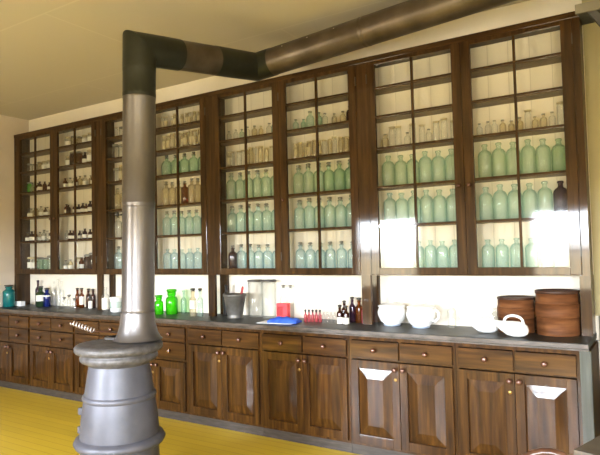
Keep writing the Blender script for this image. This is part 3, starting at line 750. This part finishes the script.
counter_bottle('clear_bottle', .022, .145, 'clear', -1.005, 4.15, 'small clear bottle standing just left of the smaller wooden box', None, .4, .66)
# white ceramic boats with spout and loop handle
def boat(x, y, rz, w, handle):
    o = thing('feeding_boat', at(x, y), w, 'ceramic boat', 'white ceramic feeding boats', rz)
    q = MB(); secs = []
    #      x,     z centre, half width, half height
    S = [(-.135, .104, .010, .008), (-.128, .102, .017, .011), (-.105, .094, .020, .015), (-.075, .080, .024, .021), (-.045, .066, .036, .034), (-.010, .054, .048, .046), (.030, .051, .054, .051), (.065, .050, .052, .049), (.095, .048, .042, .040), (.112, .046, .026, .026), (.119, .045, .006, .006)]
    for sx, cz, a, b in S: secs.append([q.bm.verts.new((sx, a * math.cos(2 * PI * k / 24), max(0, cz + b * math.sin(2 * PI * k / 24)))) for k in range(24)])
    for i in range(len(secs) - 1):
        for k in range(24):
            f = q.bm.faces.new([secs[i][k], secs[i][(k + 1) % 24], secs[i + 1][(k + 1) % 24], secs[i + 1][k]]); f.smooth = True
    q.bm.faces.new(secs[0]); q.bm.faces.new(secs[-1])
    q.build('body', 'white', o)
    if handle:
        ps = [(-.035, 0, .096)]
        for k in range(13):
            a = PI * (1 - k / 12); ps.append((.028 + .058 * math.cos(a), 0, .095 + .040 * math.sin(a)))
        ps.append((.092, 0, .075))
        MB().tube(ps, .0085, 10).build('handle', 'white', o)
boat(-1.045, 3.90, .05, 'left white ceramic feeding boat with spout, next to clear bottle', True)
boat(-.835, 3.80, -.05, 'right white ceramic feeding boat with loop handle, before the wooden boxes', True)
# round bent-wood boxes
def round_box(x, y, r, h, w):
    o = thing('round_wooden_box', at(x, y), w, 'box', 'round wooden boxes')
    MB().lathe([(0, 0), (r * .95, 0), (r * .955, h * .03), (r * .955, h * .40), (0, h * .40)], 48).build('lower_hoop', 'roundwood', o)
    MB().lathe([(0, h * .401), (r * .965, h * .401), (r * .985, h * .42), (r * .985, h * .70), (0, h * .70)], 48).build('middle_hoop', 'roundwood', o)
    MB().lathe([(0, h * .701), (r * .96, h * .701), (r * .96, h * .74), (r * .94, h * .75), (r * .94, h * .93), (0, h * .93)], 48).build('upper_hoop', 'roundwood', o)
    MB().lathe([(r * .90, h * .931), (r * .975, h * .931), (r * .975, h * .99), (r * .93, h), (r * .90, h * .985), (r * .88, h * .96), (0, h * .955)], 48).build('lid', 'rounddark', o)
round_box(-.842, 4.050, .123, .235, 'smaller round brown wooden box behind the right feeding boat')
round_box(-.581, 4.035, .136, .285, 'larger round brown wooden box at right end of the worktop')

# ------------------------------------------------------------------ right edge: wall shelf, table, chair
o = thing('wall_shelf', (-.388, YB - .002, 2.915), 'grey painted wall shelf with bracket at the top right beside the cabinet', 'shelf')
MB().box(0, 1.2, -.27, -.005, .012, .032).build('board', 'shadewood', o)
MB().box(0, 1.2, -.290, -.271, -.008, .050, .003).build('fascia', 'cover', o)
for x, d in ((.06, 1), (1.155, -1)):
    MB().poly_extrude([(x, -.25, .012), (x + .05 * d, -.25, .012), (x + .27 * d, -.25, -.33), (x + .22 * d, -.25, -.33)], (0, .05, 0)).build('brace', 'shadewood', o)
    MB().box(x + (.22 if d > 0 else -.27), x + (.27 if d > 0 else -.22), -.20, -.005, -.33, -.28).build('strut', 'shadewood', o)
t = thing('display_table', (.335, 2.56, 0), 'grey brown wooden table whose corner shows at the bottom right', 'table', None, -.30)
MB().box(-.53, .55, -.43, .40, .69, .72, .004).build('tabletop', 'tablewood', t)
MB().box(-.48, .50, -.38, .35, .60, .689).build('apron', 'shadewood', t)  # shadow side of the table painted in by the darker wood
for x in (-.46, .46):
    for y in (-.36, .33): MB().box(x - .03, x + .03, y - .03, y + .03, 0, .60).build('leg', 'tablewood', t)
ch = thing('bentwood_chair', (-.315, 1.70, -.0), 'reddish bentwood chair, only its curved back top showing at bottom edge', 'chair')
def arc(r, z0, z1, y0, y1, n=20):
    return [(r * math.cos(PI * (1 - k / n)), y0 + (y1 - y0) * math.sin(PI * k / n), z0 + (z1 - z0) * math.sin(PI * k / n) ** .7) for k in range(n + 1)]
MB().tube(arc(.17, .45, .815, .17, .25), .014, 12).build('back_hoop', 'chairwood', ch)
MB().tube(arc(.11, .46, .72, .16, .23), .010, 10).build('inner_hoop', 'chairwood', ch)
MB().lathe([(0, .435), (.19, .435), (.205, .445), (.205, .462), (.19, .468), (0, .462)], 40).build('seat', 'chairwood', ch)
MB().lathe([(.155, .22), (.168, .22), (.168, .236), (.155, .236), (.155, .22)], 36).build('stretcher_ring', 'chairwood', ch)
for a in (45, 135, 225, 315):
    a = math.radians(a); MB().tube([(.15 * math.cos(a), .15 * math.sin(a), .44), (.165 * math.cos(a), .165 * math.sin(a), .22), (.21 * math.cos(a), .21 * math.sin(a), .0)], [.018, .016, .012], 12).build('leg', 'chairwood', ch)

# ------------------------------------------------------------------ daylight
W = bpy.data.worlds.new('sky'); sc.world = W; W.use_nodes = True
nt = W.node_tree; nt.nodes.clear()
out = nt.nodes.new('ShaderNodeOutputWorld'); bg = nt.nodes.new('ShaderNodeBackground')
tc = nt.nodes.new('ShaderNodeTexCoord'); sp = nt.nodes.new('ShaderNodeSeparateXYZ')
L(nt, tc.outputs['Generated'], sp.inputs[0])
mr = nt.nodes.new('ShaderNodeMapRange'); mr.inputs[1].default_value = -.3; mr.inputs[2].default_value = .5
L(nt, sp.outputs['Z'], mr.inputs[0])
L(nt, ramp(nt, mr.outputs[0], [(0, (.215, .18, .125)), (.355, (.23, .195, .135)), (.405, (.85, .90, 1.0)), (1, (.9, .96, 1.08))]), bg.inputs[0])
bg.inputs['Strength'].default_value = 32
L(nt, bg.outputs[0], out.inputs[0])

# ------------------------------------------------------------------ camera
cam = bpy.data.cameras.new('camera'); co = bpy.data.objects.new('camera', cam); C.objects.link(co)
cam.sensor_width = 36; cam.lens = 36 * 570 / 600; cam.clip_start = .05
yaw, pitch, roll = .562208, .0417581, -.0229541
fw = Vector((-math.sin(yaw) * math.cos(pitch), math.cos(yaw) * math.cos(pitch), math.sin(pitch)))
r0 = Vector((math.cos(yaw), math.sin(yaw), 0)); u0 = r0.cross(fw)
r_ = math.cos(roll) * r0 + math.sin(roll) * u0; u_ = -math.sin(roll) * r0 + math.cos(roll) * u0
mt = Matrix((r_, u_, -fw)).transposed().to_4x4(); mt.translation = (0, 0, 1.464)
co.matrix_world = mt
sc.camera = co
vs = sc.view_settings
vs.view_transform = 'Standard'; vs.look = 'None'; vs.gamma = 1; vs.use_curve_mapping = False
vs.exposure = 2.0
sc.cycles.transparent_max_bounces = 16
sc.cycles.max_bounces = 12; sc.cycles.diffuse_bounces = 6
